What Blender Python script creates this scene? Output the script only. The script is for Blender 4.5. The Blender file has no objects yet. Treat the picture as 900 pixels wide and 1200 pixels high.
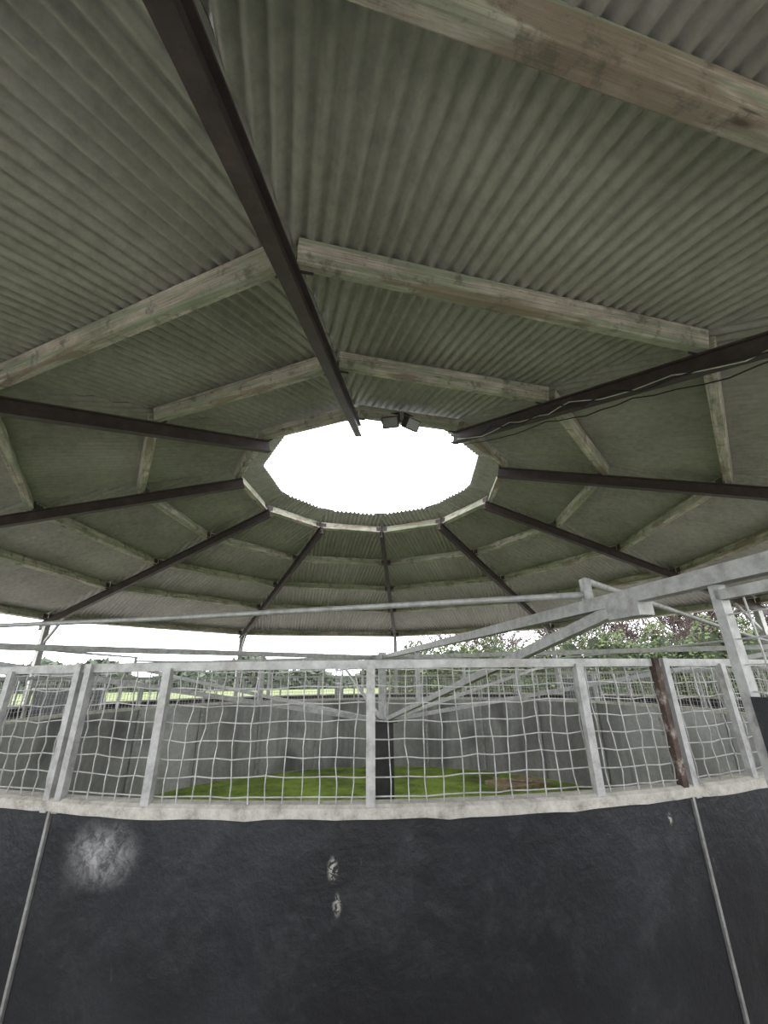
import bpy, math, random
from mathutils import Vector
random.seed(7)
rad=math.radians
D=5.5; H=1.6
HA=0.5576*D+H; S=0.297; PHI=rad(5.47)
R=[0.3429*D,0.5461*D,0.747*D,5.19,6.70]
HUB=Vector((0.12,0,0))
RW=3.945; ZT=1.232

# ------------------------------------------------------------ helpers
def pol(r,a,z): return Vector((-r*math.sin(a),-r*math.cos(a),z))
class M:
    def __init__(s): s.v=[]; s.f=[]
    def box(s,p0,p1,w,h,up=(0,0,1)):
        p0=Vector(p0);p1=Vector(p1);d=(p1-p0).normalized();up=Vector(up)
        if abs(d.dot(up))>.99: up=Vector((0,1,0))
        sd=d.cross(up).normalized(); u=sd.cross(d)
        b=len(s.v)
        for p in (p0,p1):
            for a,c in((-1,-1),(1,-1),(1,1),(-1,1)): s.v.append(p+sd*a*w/2+u*c*h/2)
        for q in((0,1,2,3),(7,6,5,4),(0,4,5,1),(1,5,6,2),(2,6,7,3),(3,7,4,0)): s.f.append(tuple(b+i for i in q))
    def prism(s,p0,p1,prof,up=(0,0,1)):
        p0=Vector(p0);p1=Vector(p1);d=(p1-p0).normalized();up=Vector(up)
        sd=d.cross(up).normalized(); u=sd.cross(d); b=len(s.v); n=len(prof)
        for p in(p0,p1):
            for x,y in prof: s.v.append(p+sd*x+u*y)
        for i in range(n):
            j=(i+1)%n; s.f.append((b+i,b+j,b+n+j,b+n+i))
        s.f.append(tuple(b+i for i in range(n))[::-1]); s.f.append(tuple(b+n+i for i in range(n)))
    def tube(s,pts,r,n=4,closed=False):
        pts=[Vector(p) for p in pts]; b=len(s.v); m=len(pts)
        rr=r if isinstance(r,(list,tuple)) else [r]*m
        for i,p in enumerate(pts):
            if closed: d=(pts[(i+1)%m]-pts[i-1])
            else: d=pts[min(i+1,m-1)]-pts[max(i-1,0)]
            d.normalize(); up=Vector((0,0,1)) if abs(d.z)<.9 else Vector((p.y+.01,-p.x,0)).normalized()
            if abs(d.dot(up))>.98: up=Vector((.6,.8,0))
            sd=d.cross(up).normalized();u=sd.cross(d)
            for k in range(n):
                t=2*math.pi*(k+.5)/n; s.v.append(p+(sd*math.cos(t)+u*math.sin(t))*rr[i])
        for i in range(m if closed else m-1):
            j=(i+1)%m
            for k in range(n):
                l=(k+1)%n; s.f.append((b+i*n+k,b+i*n+l,b+j*n+l,b+j*n+k))
        if not closed and n>2:
            s.f.append(tuple(b+k for k in range(n))[::-1]); s.f.append(tuple(b+(m-1)*n+k for k in range(n)))
    def ring(s,r0,r1,z0,z1,a0,a1,n):
        b=len(s.v)
        full=abs(a1-a0-2*math.pi)<1e-6
        c=n if full else n+1
        for i in range(c):
            a=a0+(a1-a0)*i/n
            for r,z in((r0,z0),(r1,z0),(r1,z1),(r0,z1)): s.v.append(pol(r,a,z))
        for i in range(n):
            j=(i+1)%c
            for k in range(4):
                l=(k+1)%4; s.f.append((b+i*4+k,b+i*4+l,b+j*4+l,b+j*4+k))
        if not full:
            s.f.append((b,b+1,b+2,b+3)); e=b+n*4; s.f.append((e+3,e+2,e+1,e))
    def build(s,name,mat,parent=None,smooth=False,bevel=0,boxuv=False):
        me=bpy.data.meshes.new(name); me.from_pydata([tuple(v) for v in s.v],[],s.f); me.update()
        if boxuv:   # u = metres along the member, v = position round the section
            uv=me.uv_layers.new(name='grain')
            for lp in me.loops:
                i=lp.vertex_index; bx=i//8; c=i%8
                L=(s.v[bx*8+4]-s.v[bx*8]).length
                uv.data[lp.index].uv=((L if c>=4 else 0)+bx*7.3,(0,.075,.2,.275)[c%4]+bx*1.7)
        ob=bpy.data.objects.new(name,me); bpy.context.scene.collection.objects.link(ob)
        mats=mat if isinstance(mat,list) else [mat]
        for m in mats: me.materials.append(m)
        if smooth: me.polygons.foreach_set('use_smooth',[True]*len(me.polygons))
        if bevel:
            md=ob.modifiers.new('bevel','BEVEL'); md.width=bevel; md.segments=2; md.limit_method='ANGLE'
        if parent: ob.parent=parent
        return ob
def empty(name):
    e=bpy.data.objects.new(name,None); bpy.context.scene.collection.objects.link(e); e.empty_display_size=.2; return e

# ------------------------------------------------------------ materials
class N:
    def __init__(s,name):
        s.m=bpy.data.materials.new(name); s.m.use_nodes=True; s.t=s.m.node_tree; s.b=s.t.nodes['Principled BSDF']
        s.g=s.t.nodes.new('ShaderNodeNewGeometry'); s.src=s.g.outputs['Position']
    def n(s,t,**k):
        x=s.t.nodes.new(t)
        for a,b in k.items(): setattr(x,a,b)
        return x
    def l(s,a,b): s.t.links.new(a,b)
    def noise(s,scale,detail=6,rough=.6,stretch=None,dist=0,src=None):
        x=s.n('ShaderNodeTexNoise'); x.inputs['Scale'].default_value=scale; x.inputs['Detail'].default_value=detail
        x.inputs['Roughness'].default_value=rough; x.inputs['Distortion'].default_value=dist
        src=src or s.src
        if stretch:
            mp=s.n('ShaderNodeMapping'); mp.inputs['Scale'].default_value=stretch; s.l(src,mp.inputs['Vector']); s.l(mp.outputs[0],x.inputs['Vector'])
        else: s.l(src,x.inputs['Vector'])
        return x.outputs['Fac']
    def ramp(s,fac,stops):
        r=s.n('ShaderNodeValToRGB'); e=r.color_ramp.elements
        while len(e)<len(stops): e.new(.5)
        for i,(p,c) in enumerate(stops):
            e[i].position=p; e[i].color=(c,c,c,1) if isinstance(c,(int,float)) else (*c,1)
        s.l(fac,r.inputs[0]); return r.outputs[0]
    def mix(s,f,a,b,mode='MIX'):
        x=s.n('ShaderNodeMix',data_type='RGBA',blend_type=mode)
        for i,v in((0,f),(6,a),(7,b)):
            if hasattr(v,'links'): s.l(v,x.inputs[i])
            else: x.inputs[i].default_value=v if i==0 else (*v,1)
        return x.outputs[2]
    def math(s,op,a,b=0,clamp=False):
        x=s.n('ShaderNodeMath',operation=op,use_clamp=clamp)
        for i,v in((0,a),(1,b)):
            if hasattr(v,'links'): s.l(v,x.inputs[i])
            else: x.inputs[i].default_value=v
        return x.outputs[0]
    def fin(s,col,rough=.8,metal=0,bump=None,bd=.01,bs=.5,spec=.5):
        if hasattr(col,'links'): s.l(col,s.b.inputs['Base Color'])
        else: s.b.inputs['Base Color'].default_value=(*col,1)
        if hasattr(rough,'links'): s.l(rough,s.b.inputs['Roughness'])
        else: s.b.inputs['Roughness'].default_value=rough
        s.b.inputs['Metallic'].default_value=metal; s.b.inputs['Specular IOR Level'].default_value=spec
        if bump is not None:
            b=s.n('ShaderNodeBump'); b.inputs['Distance'].default_value=bd; b.inputs['Strength'].default_value=bs
            s.l(bump,b.inputs['Height']); s.l(b.outputs[0],s.b.inputs['Normal'])
        return s.m
    def spot(s,p,r0,r1,sc=(1,1,1)):
        mp=s.n('ShaderNodeMapping'); mp.inputs['Scale'].default_value=sc; s.l(s.g.outputs['Position'],mp.inputs['Vector'])
        x=s.n('ShaderNodeVectorMath',operation='DISTANCE'); s.l(mp.outputs[0],x.inputs[0]); x.inputs[1].default_value=[a*b for a,b in zip(p,sc)]
        m=s.n('ShaderNodeMapRange',interpolation_type='SMOOTHSTEP'); m.inputs[1].default_value=r0; m.inputs[2].default_value=r1; m.inputs[3].default_value=1; m.inputs[4].default_value=0
        s.l(x.outputs['Value'],m.inputs[0]); return m.outputs[0]

def mat_sheet():
    n=N('corrugated_sheet')
    c=n.ramp(n.noise(1.1,8,.65),[(.3,(.318,.318,.280)),(.55,(.425,.425,.378)),(.8,(.52,.518,.468))])
    st=n.ramp(n.noise(14,5,.7),[(.3,.72),(.6,1.0)])
    c=n.mix(1,c,st,'MULTIPLY')
    c=n.mix(n.ramp(n.noise(.6,3),[(.5,0),(.75,.35)]),c,(.29,.30,.245))
    # shade painted in towards the eaves to offset bounce light (lower end of the sheets)
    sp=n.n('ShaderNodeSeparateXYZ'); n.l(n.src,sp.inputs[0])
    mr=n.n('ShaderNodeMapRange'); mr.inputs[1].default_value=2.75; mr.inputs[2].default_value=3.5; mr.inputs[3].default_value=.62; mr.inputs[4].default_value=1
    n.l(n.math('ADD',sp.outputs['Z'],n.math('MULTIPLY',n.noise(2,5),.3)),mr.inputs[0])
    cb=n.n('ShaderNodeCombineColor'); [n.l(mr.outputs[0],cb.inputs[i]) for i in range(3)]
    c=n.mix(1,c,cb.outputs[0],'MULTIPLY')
    return n.fin(c,.5,bump=n.noise(60,3),bd=.002,bs=.3)
def mat_wood():
    n=N('weathered_timber')
    u=n.n('ShaderNodeUVMap'); u.uv_map='grain'; uv=u.outputs[0]
    c=n.ramp(n.noise(3,8,.7,dist=.6),[(.3,(.34,.31,.26)),(.47,(.56,.53,.47)),(.7,(.82,.78,.70))])
    gr=n.ramp(n.noise(1,7,.72,(2.2,55,1),dist=.5,src=uv),[(.33,(.33,.29,.24)),(.47,(.78,.76,.73)),(.6,(1,1,1))])
    c=n.mix(.95,c,gr,'MULTIPLY')
    c=n.mix(n.ramp(n.noise(1,5,.65,(1.1,9,1),src=uv),[(.46,0),(.58,.7)]),c,(.25,.32,.215))
    c=n.mix(n.ramp(n.noise(1,4,.6,(.9,4,1),src=uv,dist=1),[(.54,0),(.62,.7)]),c,(.22,.165,.12))
    c=n.mix(n.ramp(n.noise(9,6,.7),[(.54,0),(.64,.65)]),c,(.12,.11,.09))
    v=n.n('ShaderNodeTexVoronoi'); v.inputs['Scale'].default_value=1; mp=n.n('ShaderNodeMapping'); mp.inputs['Scale'].default_value=(2.3,9,1); n.l(uv,mp.inputs['Vector']); n.l(mp.outputs[0],v.inputs['Vector'])
    c=n.mix(n.ramp(v.outputs['Distance'],[(.06,.85),(.13,0)]),c,(.08,.06,.045))
    return n.fin(c,.85,bump=n.noise(1,7,.72,(2.2,55,1),src=uv),bd=.006,bs=.7)
def mat_rafter():
    n=N('rafter_steel')
    c=n.ramp(n.noise(8,6,.7),[(.35,(.045,.033,.036)),(.6,(.075,.056,.06)),(.8,(.13,.09,.075))])
    return n.fin(c,.6,bump=n.noise(50,3),bd=.002,bs=.3)
def mat_galv(name='galvanised_steel',k=1,dirt=.55):
    n=N(name)
    c=n.ramp(n.noise(22,6,.7),[(.3,(.24*k,.24*k,.23*k)),(.5,(.37*k,.37*k,.36*k)),(.75,(.50*k,.50*k,.485*k))])
    c=n.mix(n.ramp(n.noise(6,6,.7),[(.54,0),(.72,dirt)]),c,(.17*k,.13*k,.09*k))
    return n.fin(c,.5,metal=.2,bump=n.noise(80,2),bd=.001,bs=.3)
def mat_rust():
    n=N('rusty_steel')
    c=n.ramp(n.noise(14,7,.7),[(.38,(.03,.019,.016)),(.55,(.08,.05,.038)),(.64,(.32,.28,.25))])
    return n.fin(c,.8,bump=n.noise(70,3),bd=.002)
def mat_rubber():
    n=N('black_rubber_matting')
    c=n.ramp(n.noise(2.2,8,.7),[(.3,(.005,.0056,.0072)),(.55,(.0115,.0128,.0155)),(.8,(.024,.0258,.030))])
    c=n.mix(n.ramp(n.noise(4.5,10,.8,dist=.5),[(.5,0),(.7,.5)]),c,(.055,.056,.061))
    c=n.mix(n.ramp(n.noise(20,8,.7,(1,1,.35)),[(.66,0),(.76,.6)]),c,(.12,.115,.11))
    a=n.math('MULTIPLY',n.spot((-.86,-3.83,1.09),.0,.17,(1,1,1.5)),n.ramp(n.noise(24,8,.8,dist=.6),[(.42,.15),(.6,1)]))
    c=n.mix(n.math('MULTIPLY',a,1.0,True),c,(.34,.34,.345))  # pale worn smudge, with a sky reflection painted into its colour
    for p,r in(((-.12,-3.93,1.07),.034),((-.105,-3.93,.985),.03),((1.02,-3.8,1.14),.022)):
        a=n.math('MULTIPLY',n.spot(p,r*.3,r,(1.6,1,.8)),n.ramp(n.noise(55,6,.75,dist=1),[(.47,0),(.52,1)]))
        c=n.mix(a,c,(.4,.385,.35))
    return n.fin(c,.5,bump=n.noise(9,8,.65),bd=.02,bs=.5,spec=.42)
def mat_panel():
    n=N('grey_wall_boards')
    c=n.ramp(n.noise(.8,6,.6,(1,1,.5)),[(.34,(.15,.15,.143)),(.5,(.25,.25,.24)),(.66,(.38,.38,.37))])
    c=n.mix(.5,c,n.ramp(n.noise(18,6,.75),[(.35,.6),(.6,1)]),'MULTIPLY')
    c=n.mix(n.ramp(n.noise(4,6,.7,(1,1,.1)),[(.5,0),(.7,.65)]),c,(.08,.08,.076))
    c=n.mix(n.ramp(n.noise(1.0,4,.5,(1,1,.8)),[(.54,0),(.66,.7)]),c,(.06,.062,.058))
    return n.fin(c,.9,bump=n.noise(30,5),bd=.004,bs=.4)
def mat_conc():
    n=N('weathered_capping')
    c=n.ramp(n.noise(16,8,.8),[(.3,(.18,.17,.145)),(.46,(.38,.365,.32)),(.68,(.56,.54,.49))])
    return n.fin(c,.9,bump=n.noise(35,6),bd=.006,bs=.8)
def mat_moss():
    n=N('mossy_ground')
    c=n.ramp(n.noise(1.3,8,.7),[(.34,(.08,.085,.03)),(.44,(.15,.22,.035)),(.56,(.26,.38,.05)),(.75,(.34,.45,.085))])
    c=n.mix(n.ramp(n.noise(30,6,.7),[(.5,0),(.66,.55)]),c,(.08,.10,.035))
    return n.fin(c,.95,bump=n.noise(28,8),bd=.05,bs=.8)
def mat_sand(name='track_sand',k=1):
    n=N(name)
    c=n.ramp(n.noise(7,8,.7),[(.3,(.40*k,.37*k,.345*k)),(.7,(.59*k,.555*k,.525*k))])
    return n.fin(c,.95,bump=n.noise(30,6),bd=.03)
def mat_field():
    n=N('field_grass')
    c=n.ramp(n.noise(.12,8,.6),[(.35,(.10,.13,.045)),(.55,(.15,.19,.06)),(.75,(.21,.24,.10))])
    c=n.mix(.5,c,n.ramp(n.noise(9,6,.7),[(.3,.5),(.7,1)]),'MULTIPLY')
    return n.fin(c,.95,bump=n.noise(12,5),bd=.05)
def mat_simple(name,a,b,sc=8,rough=.8,metal=0):
    n=N(name); return n.fin(n.ramp(n.noise(sc,4),[(.35,a),(.65,b)]),rough,metal)
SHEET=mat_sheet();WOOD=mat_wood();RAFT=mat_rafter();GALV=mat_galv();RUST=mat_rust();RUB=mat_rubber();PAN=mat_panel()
STRIP=mat_galv('dirty_joint_strip',.75,.9)
CONC=mat_conc();MOSS=mat_moss();SAND=mat_sand();FIELD=mat_field();BOUNCE=mat_sand('pale_bounce_ground',.7)  # last one: pale ground added to bounce light onto the roof
CABLE=mat_simple('black_cable',(.02,.02,.02),(.04,.04,.04))
CABLEW=mat_simple('white_cable',(.5,.5,.48),(.65,.65,.62))
LEAF=mat_simple('hedge_leaves',(.03,.045,.018),(.085,.115,.04),3)
LEAF2=mat_simple('distant_leaves',(.05,.065,.045),(.09,.11,.08),1)
BARK=mat_simple('twig_bark',(.05,.035,.031),(.10,.075,.067),2)
PLATE=mat_simple('dark_hub_steel',(.016,.016,.018),(.04,.037,.037),6,.6)
GLASS=mat_simple('lamp_glass',(.25,.27,.28),(.32,.33,.34),4,.15)
ALU=mat_simple('lamp_housing',(.03,.03,.03),(.06,.06,.06),9,.5)
BOARD=mat_simple('tan_board',(.22,.17,.1),(.36,.29,.19),9,.9)

# ------------------------------------------------------------ ROOF
roof=empty('ceiling')
def rz(r): return HA-S*r          # rafter-top height at rafter radius r
c18=math.cos(math.pi/10); t18=math.tan(math.pi/10)
PT=.14
sh=M()
PITCH=.076; NS=8
for k in range(10):
    ab=PHI+math.pi/5*(k+.5)
    ti=0
    for (ra,rb) in((1.55,3.10),(2.98,4.22),(4.10,5.36),(5.2,6.92)):
        ain=ra*c18; aout=rb*c18
        zo=PT+.018-.006*ti; ti+=1
        w=aout*t18; n=int(2*w/(PITCH/NS))
        prev=None
        for i in range(n+1):
            t=-w+2*w*i/n
            a0=max(ain,abs(t)/t18); a1=aout
            dz=.016*math.cos(2*math.pi*t/PITCH)+(.006 if int((t+20+ti*.31)//.68)%2 else 0)
            o=[]
            for a in(a0,a1):
                z=HA-S*a/c18+zo+dz
                d=pol(a,ab,z); d+=Vector((-math.cos(ab),math.sin(ab),0))*t
                sh.v.append(d); o.append(len(sh.v)-1)
            if prev and a1-a0>=0: sh.f.append((prev[0],o[0],o[1],prev[1]))
            prev=o
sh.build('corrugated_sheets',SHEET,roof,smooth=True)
cap=M();raf=M();pur=M();cl=M()
W=.034
prof=[(-W,-.13),(W,-.13),(W,-.118),(.006,-.118),(.006,-.012),(W,-.012),(W,0),(-W,0),(-W,-.012),(-.006,-.012),(-.006,-.118),(-W,-.118)]
for k in range(10):
    a=PHI+math.pi/5*k
    cap.box(pol(1.55,a,rz(1.55)+PT+.045),pol(6.93,a,rz(6.93)+PT+.045),.24,.012)
    r_in=1.62 if k==0 else 1.8
    raf.prism(pol(r_in,a,rz(r_in)),pol(6.85,a,rz(6.85)),prof)
    a2=a+math.pi/5
    for i,r in enumerate(R):
        if k==0 and i==3: r=5.62
        g=.03
        p0=pol(r,a,rz(r)+PT/2);p1=pol(r,a2,rz(r)+PT/2);d=(p1-p0).normalized()
        jz=Vector((0,0,random.uniform(-.012,.004)))
        nrm=pol(1,a+math.pi/10,0)*S+Vector((0,0,1))
        pur.box(p0+d*g+jz,p1-d*g,.075,PT-.015,up=nrm)
        for sgn,q in((1,p0),(-1,p1)):
            qq=q+d*sgn*.07-pol(.045,a+math.pi/10,0)
            cl.box(qq-Vector((0,0,.065)),qq+Vector((0,0,.04)),.09,.008,up=pol(1,a+math.pi/10,0))
cap.build('hip_flashings',RAFT,roof);raf.build('steel_rafters',RAFT,roof)
pur.build('timber_purlins',WOOD,roof,bevel=.006,boxuv=True);cl.build('purlin_cleats',RAFT,roof)

# roof posts
posts=M()
for k in range(10):
    a=PHI+math.pi/5*k; r=6.62
    z=rz(r)-.12
    posts.box(pol(r,a,0),pol(r,a,z),.09,.09,up=pol(1,a,0))
    posts.box(pol(r,a,0),pol(r,a,.015),.2,.2,up=pol(1,a,0))
    posts.box(pol(r-.01,a,z-.35),pol(r-.45,a,rz(r-.45)-.13),.04,.04)
posts.build('roof_posts',GALV,roof)

# ------------------------------------------------------------ WALLS
NP=11; A0=rad(16.0); DA=2*math.pi/NP
def wall(name,Rw,npan,a0,front_out):
    e=empty(name); da=2*math.pi/npan
    rub=M();pan=M();st=M();capm=M()
    for k in range(npan):
        s=a0+da*k+.0025*4/Rw; f=a0+da*(k+1)-.0025*4/Rw
        if front_out:
            rub.ring(Rw-.012,Rw,.03,ZT-.02,s,f,16); pan.ring(Rw-.05,Rw-.013,0,ZT-.03,s,f,16)
        else:
            rub.ring(Rw,Rw+.012,.03,ZT-.02,s,f,16); pan.ring(Rw+.013,Rw+.05,0,ZT-.03,s,f,16)
        ro=Rw+.002 if front_out else Rw-.002
        st.box(pol(ro,a0+da*k,0),pol(ro,a0+da*k,ZT-.03),.010,.010,up=pol(1,a0+da*k,0))
        rb=Rw-.065 if front_out else Rw+.065
        for q in(0,.5):
            aa=a0+da*(k+q); st.box(pol(rb,aa,0),pol(rb,aa,ZT-.03),.04,.03,up=pol(1,aa,0))
    n=npan*32
    b=len(capm.v)
    for i in range(n):
        a=a0+2*math.pi*i/n
        j=.002*math.sin(i*1.3)+.002*math.sin(i*.41+1)+random.uniform(-.003,.003)
        sg=1 if front_out else -1
        for dr,z in((-.055*sg,ZT-.04),(.012*sg,ZT-.038+j),(.014*sg,ZT-.008+j*.3),(.0*sg,ZT+j*.2),(-.055*sg,ZT)): capm.v.append(pol(Rw+dr,a,z))
    for i in range(n):
        j=(i+1)%n
        for k in range(5):
            l=(k+1)%5; capm.f.append((b+i*5+k,b+i*5+l,b+j*5+l,b+j*5+k))
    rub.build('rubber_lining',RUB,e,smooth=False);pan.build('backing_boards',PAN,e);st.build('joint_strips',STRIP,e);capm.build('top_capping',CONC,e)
wall('wall_inner',RW,NP,A0,True)
wall('wall_outer',6.45,16,rad(10),False)

def fence(name,Rf,npan,a0,subs,rusty=False):
    e=empty(name); w=M();fr=M();ru=M(); da=2*math.pi/npan
    z0,z1=ZT,1.642
    nv=int(2*math.pi*Rf/.058); rows=8
    ph=[random.uniform(0,6.28) for _ in range(6)]
    def off(a,z):
        t=.004*math.sin(a*41+z*9+ph[0])+.003*math.sin(a*93-z*14+ph[1])
        q=.004*math.sin(a*29+z*7+ph[2])+.003*math.sin(a*111+z*12+ph[3])
        rr=.005*math.sin(a*17+z*5+ph[4])
        return t/Rf,q,rr
    dz=(z1-z0)/(rows-.4)
    for i in range(nv):
        a=2*math.pi*i/nv; pts=[]
        for j in range(rows+1):
            z=min(z0+dz*j,z1); t,q,rr=off(a,z); sg=1 if (i+j)%2 else -1
            pts.append(pol(Rf+rr+sg*.003,a+t+random.uniform(-.0018,.0018)/Rf*4*.6,z))
        w.tube(pts,.0024,4)
    for j in range(rows):
        pts=[]
        for i in range(nv):
            a=2*math.pi*i/nv; z=z0+.018+dz*j; t,q,rr=off(a,z); sg=-1 if (i+j)%2 else 1
            pts.append(pol(Rf+rr+sg*.003,a+t,z+q*min(1,j*.5+.3)+random.uniform(-.0015,.0015)))
        w.tube(pts,.0024,4,closed=True)
    n=npan*12
    fr.ring(Rf-.014,Rf+.014,z1-.01,z1+.018,0,2*math.pi,n)
    for k in range(npan):
        aj=a0+da*k
        for sgn in(-1,1):
            aa=aj+sgn*.024/Rf
            tgt=ru if (rusty and k==npan-1 and sgn==1) else fr
            tgt.box(pol(Rf+.012,aa,ZT-.04),pol(Rf+.012,aa,z1+.02),.026,.026,up=pol(1,aa,0))
        for q in subs:
            aa=aj+da*q
            fr.box(pol(Rf+.014,aa,ZT-.03),pol(Rf+.014,aa,z1+.0),.03,.022,up=pol(1,aa,0))
    w.build('wire_mesh',GALV,e);fr.build('frame',GALV,e)
    if ru.v: ru.build('rusty_post',RUST,e)
fence('wire_mesh_fence',RW-.015,NP,A0,(.17,.514,.84),True)
fence('wire_mesh_fence',6.47,16,rad(10),(.5,))

# ------------------------------------------------------------ FLOOR
fl=M(); nn=96
fl.v.append(Vector((0,0,.0)))
for i in range(nn): fl.v.append(pol(RW-.06,2*math.pi*i/nn,0))
for i in range(nn): fl.f.append((0,1+i,1+(i+1)%nn))
fe=empty('floor'); fl.build('moss_centre',MOSS,fe)
tr=M(); tr.ring(RW-.06,6.5,-.1,0,0,2*math.pi,96); tr.build('sand_track',SAND,fe)
bnc=M(); bnc.ring(6.5,12.0,-.1,-.04,0,2*math.pi,96); bnc.build('bounce_apron',BOUNCE,fe)  # added pale ring outside the walls, bounces light up under the roof
gd=M(); s=400
gd.v=[Vector(p) for p in((-s,-s,-.11),(s,-s,-.11),(s,s,-.11),(-s,s,-.11))]; gd.f=[(0,1,2,3)]
gd.build('field',FIELD)
bd=M(); bd.box((1.9,2.0,.03),(2.7,2.3,.03),.55,.06)
bd.box((1.95,2.3,.075),(2.5,2.0,.085),.08,.03)
bd.build('wooden_board',BOARD,bevel=.008)

# ------------------------------------------------------------ WALKER
walker=empty('horse_walker_machine')
hub=M(); 
hub.box(HUB,HUB+Vector((0,0,1.14)),.24,.24,up=(0,1,0)); hub.box(HUB,HUB+Vector((0,0,.02)),.5,.5,up=(0,1,0))
hub.box(HUB+Vector((0,0,1.12)),HUB+Vector((0,0,1.15)),.34,.34,up=(0,1,0))
hub.build('hub_column',PLATE,walker,bevel=.006)
hd=M(); hd.tube([HUB+Vector((0,0,1.15)),HUB+Vector((0,0,1.9))],.05,12)
hd.tube([HUB+Vector((0,0,1.81)),HUB+Vector((0,0,1.87))],.14,16)
hd.build('hub_mast',GALV,walker)
ZA=1.84
arms=M();gate=M();gm=M();gr=M();tie=M()
for k in range(6):
    a=rad(-10)+k*math.pi/3
    def P(r,z,o=0): 
        q=pol(r,a,z)+HUB; return q+Vector((-math.cos(a),math.sin(a),0))*o
    arms.box(P(.1,ZA),P(6.15,ZA),.045,.045)
    arms.box(P(.08,1.14),P(4.2,ZA-.02),.035,.04)
    arms.box(P(1.6,ZA),P(1.6,1.41),.035,.035,up=pol(1,a,0)); 
    arms.box(P(4.12,ZA-.03),P(4.26,ZA-.03),.056,.07)
    g0,g1,zt,zb=4.505,6.1,1.79,.45
    for r in(g0,g1): gate.box(P(r,zb),P(r,zt+.03),.026,.026,up=pol(1,a,0))
    for z in(zb,1.5,zt): gate.box(P(g0,z),P(g1,z),.026,.026)
    for r in(g0+.3,g1-.3): gate.box(P(r,zt),P(r,ZA),.03,.012,up=pol(1,a,0))
    for i in range(28):
        r=g0+.06+i*.06
        if r<g1: gm.tube([P(r,1.5),P(r+.003,1.65),P(r,zt)],.0024,4)
    for z in(1.56,1.62,1.68,1.74): gm.tube([P(g0,z),P((g0+g1)/2,z+.004),P(g1,z)],.0024,4)
    gr.box(P(g0+.02,1.0,.018),P(g1-.04,1.0,.018),.014,1.1)
    q0=pol(4.0,a,ZA+.045)+HUB; q1=pol(4.0,a+math.pi/3,ZA+.10)+HUB
    tie.tube([q0,(q0+q1)/2+Vector((0,0,-.01)),q1],.013,8)
    tie.box(q0-Vector((0,0,.04)),q0+Vector((0,0,.06)),.03,.03,up=(0,1,0))
arms.build('galvanised_arms',GALV,walker);gate.build('gate_frames',GALV,walker);gm.build('gate_mesh',GALV,walker)
gr.build('gate_rubber_flaps',RUB,walker);tie.build('tie_pipes',GALV,walker,smooth=True)

# ------------------------------------------------------------ FLOODLIGHTS + cables
def flood(a,r,dz,yaw):
    e=empty('floodlight'); b=M();g=M()
    c=pol(r,a,rz(r)+dz)
    d=pol(1,a+yaw,0); f=(d*.8+Vector((0,0,-.6))).normalized(); 
    b.box(c-f*.035,c+f*.035,.17,.12); 
    for i in range(5): b.box(c-f*.035+Vector((0,0,.0)),c-f*.06,.16-.03*i,.1)
    sd=f.cross(Vector((0,0,1))).normalized()
    for s_ in(-1,1): b.box(c+sd*.092*s_,c+sd*.092*s_+Vector((0,0,.1)),.012,.03,up=(0,1,0))
    b.box(c-sd*.098+Vector((0,0,.1)),c+sd*.098+Vector((0,0,.1)),.03,.01)
    g.box(c+f*.035,c+f*.038,.15,.1)
    b.build('housing',ALU,e,bevel=.004);g.build('glass',GLASS,e)
flood(rad(-6),1.83,-.04,.3); flood(rad(-13),1.83,-.04,-.4)
cab=M();cabw=M()
def cable(m,pts,r=.005,sag=.04):
    out=[]
    for p,q in zip(pts[:-1],pts[1:]):
        for i in range(6):
            t=i/6; v=p.lerp(q,t); v.z-=sag*4*t*(1-t)*random.uniform(.6,1.2); out.append(v)
    out.append(pts[-1]); m.tube(out,r,5)
aC=PHI-math.pi/5
cable(cab,[pol(1.82,rad(-5),rz(1.82)),pol(1.8,rad(-12),rz(1.8)-.02),pol(1.9,aC+.05,rz(1.9)-.1)],.005,.06)
cable(cabw,[pol(r,aC+.06/r,rz(r)-.08-random.uniform(0,.05)) for r in(1.9,2.6,3.2,3.9,4.6,5.4,6.4)],.004,.05)
cable(cab,[pol(r,aC-.05/r,rz(r)-.13-random.uniform(0,.03)) for r in(1.9,2.9,3.6,4.4,5.2,6.4)],.005,.05)
cable(cab,[pol(r,aC+.07/r,rz(r)-.06-random.uniform(0,.06)) for r in(1.9,2.4,3.1,3.5,4.1,5.0,6.4)],.006,.07)
cab.build('black_cable',CABLE,roof,smooth=True);cabw.build('white_cable',CABLEW,roof,smooth=True)

# ------------------------------------------------------------ VEGETATION
def leaves(name,mat,n,fn,size):
    m=M()
    for _ in range(n):
        p=fn(); u=Vector([random.gauss(0,1) for _ in range(3)]).normalized(); v=u.orthogonal().normalized()
        s=size*random.uniform(.6,1.4); b=len(m.v)
        m.v+= [p-u*s,p+v*s*.6,p+u*s,p-v*s*.6]; m.f.append((b,b+1,b+2,b+3))
    return m
hl=[]
for i in range(60):
    x=1.2+i*.46+random.uniform(-.3,.3); hh=2.5+.06*x+random.uniform(-.5,.5)
    hl.append((x,13.5+random.uniform(-.4,.4)-max(0,x-9)*.45,hh))
def hf():
    x,y,hh=random.choice(hl); z=random.uniform(0,1)
    rr=1.0*math.sqrt(max(.05,1-(z**2.4)))
    t=random.uniform(0,6.28); return Vector((x+math.cos(t)*rr,y+math.sin(t)*rr*.8,z*hh+random.uniform(-.1,.15)))
he=empty('hedge'); leaves('x',LEAF,62000,hf,.08).build('leaves',LEAF,he)
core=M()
for x,y,hh in hl: core.tube([Vector((x,y,-.1)),Vector((x,y,hh*.55)),Vector((x,y,hh*.86))],[.75,.75,.25],7)
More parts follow.
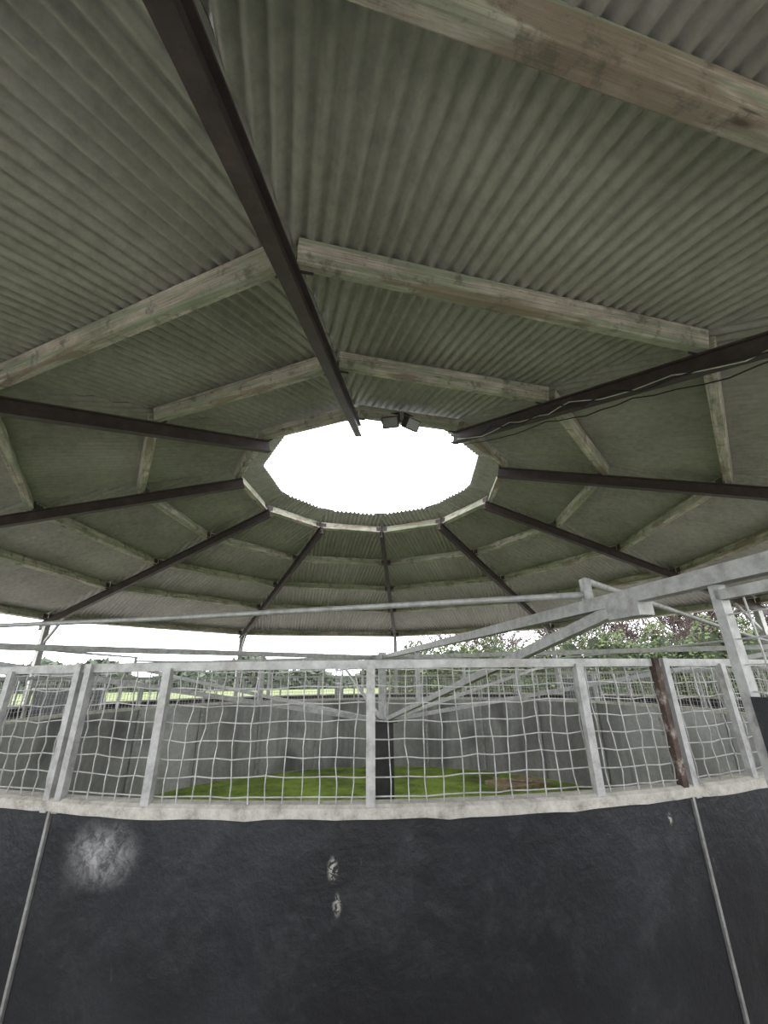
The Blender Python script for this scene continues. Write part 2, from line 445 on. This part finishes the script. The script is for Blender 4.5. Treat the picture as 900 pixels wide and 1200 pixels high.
core.build('dense_core',mat_simple('hedge_shadow',(.012,.02,.008),(.025,.035,.012)),he)
def df():
    x=random.uniform(-140,120); y=85+12*math.sin(x*.03)+random.uniform(-2,2); hh=3.6+1.4*math.sin(x*.21)+.9*math.sin(x*.53+1)
    return Vector((x,y,random.uniform(-.1,max(.8,hh))))
leaves('x',LEAF2,32000,df,.6).build('distant_hedgerow',LEAF2)
def branch(m,p,d,l,r,dep):
    n=3; pts=[p];q=p.copy();dd=d.copy()
    for i in range(n):
        dd=(dd+Vector([random.gauss(0,.12) for _ in range(3)])+Vector((0,0,.06))).normalized(); q=q+dd*l/n; pts.append(q.copy())
    m.tube(pts,[max(.02,r*(1-.45*i/n)) for i in range(n+1)],4 if dep>2 else 3)
    if dep==0: return
    for i in range(3 if dep>1 else 6):
        k=random.choice((1,2,3)) if i else 3
        nd=(dd+Vector([random.gauss(0,.5) for _ in range(3)])).normalized()
        branch(m,pts[k],nd,l*random.uniform(.62,.84),r*.58,dep-1)
for i in range(13):
    m=M(); x=6+i*2.1+random.uniform(-.5,.5); y=21.5
    for j in range(2): branch(m,Vector((x+j*.4,y,-.12)),Vector((random.uniform(-.25,.25),0,1)).normalized(),2.5,.09,5)
    m.build('bare_tree',BARK)

# ------------------------------------------------------------ WORLD, CAMERA
w=bpy.data.worlds.new('overcast_sky'); bpy.context.scene.world=w; w.use_nodes=True
nt=w.node_tree; bg=nt.nodes['Background']
tc=nt.nodes.new('ShaderNodeTexCoord'); sp=nt.nodes.new('ShaderNodeSeparateXYZ'); rp=nt.nodes.new('ShaderNodeValToRGB')
nt.links.new(tc.outputs['Generated'],sp.inputs[0]); nt.links.new(sp.outputs['Z'],rp.inputs[0]); nt.links.new(rp.outputs[0],bg.inputs['Color'])
rp.color_ramp.elements[0].color=(.86,.88,.93,1); rp.color_ramp.elements[1].color=(1,1,1,1); rp.color_ramp.elements[1].position=.5
bg.inputs['Strength'].default_value=5.2
cam=bpy.data.cameras.new('camera'); co=bpy.data.objects.new('camera',cam); bpy.context.scene.collection.objects.link(co)
cam.sensor_fit='VERTICAL'; cam.sensor_height=36; cam.sensor_width=27; cam.lens=486.9/1200*36; cam.clip_start=.02; cam.clip_end=2000
from mathutils import Matrix
mw=Matrix.Translation((0,-D,H))@Matrix.Rotation(rad(-1.72),4,'Z')@Matrix.Rotation(rad(90+21.8),4,'X')@Matrix.Rotation(rad(-.7),4,'Z')
co.matrix_world=mw
bpy.context.scene.camera=co
sc=bpy.context.scene; sc.view_settings.view_transform='Standard'; sc.view_settings.look='None'; sc.view_settings.exposure=0
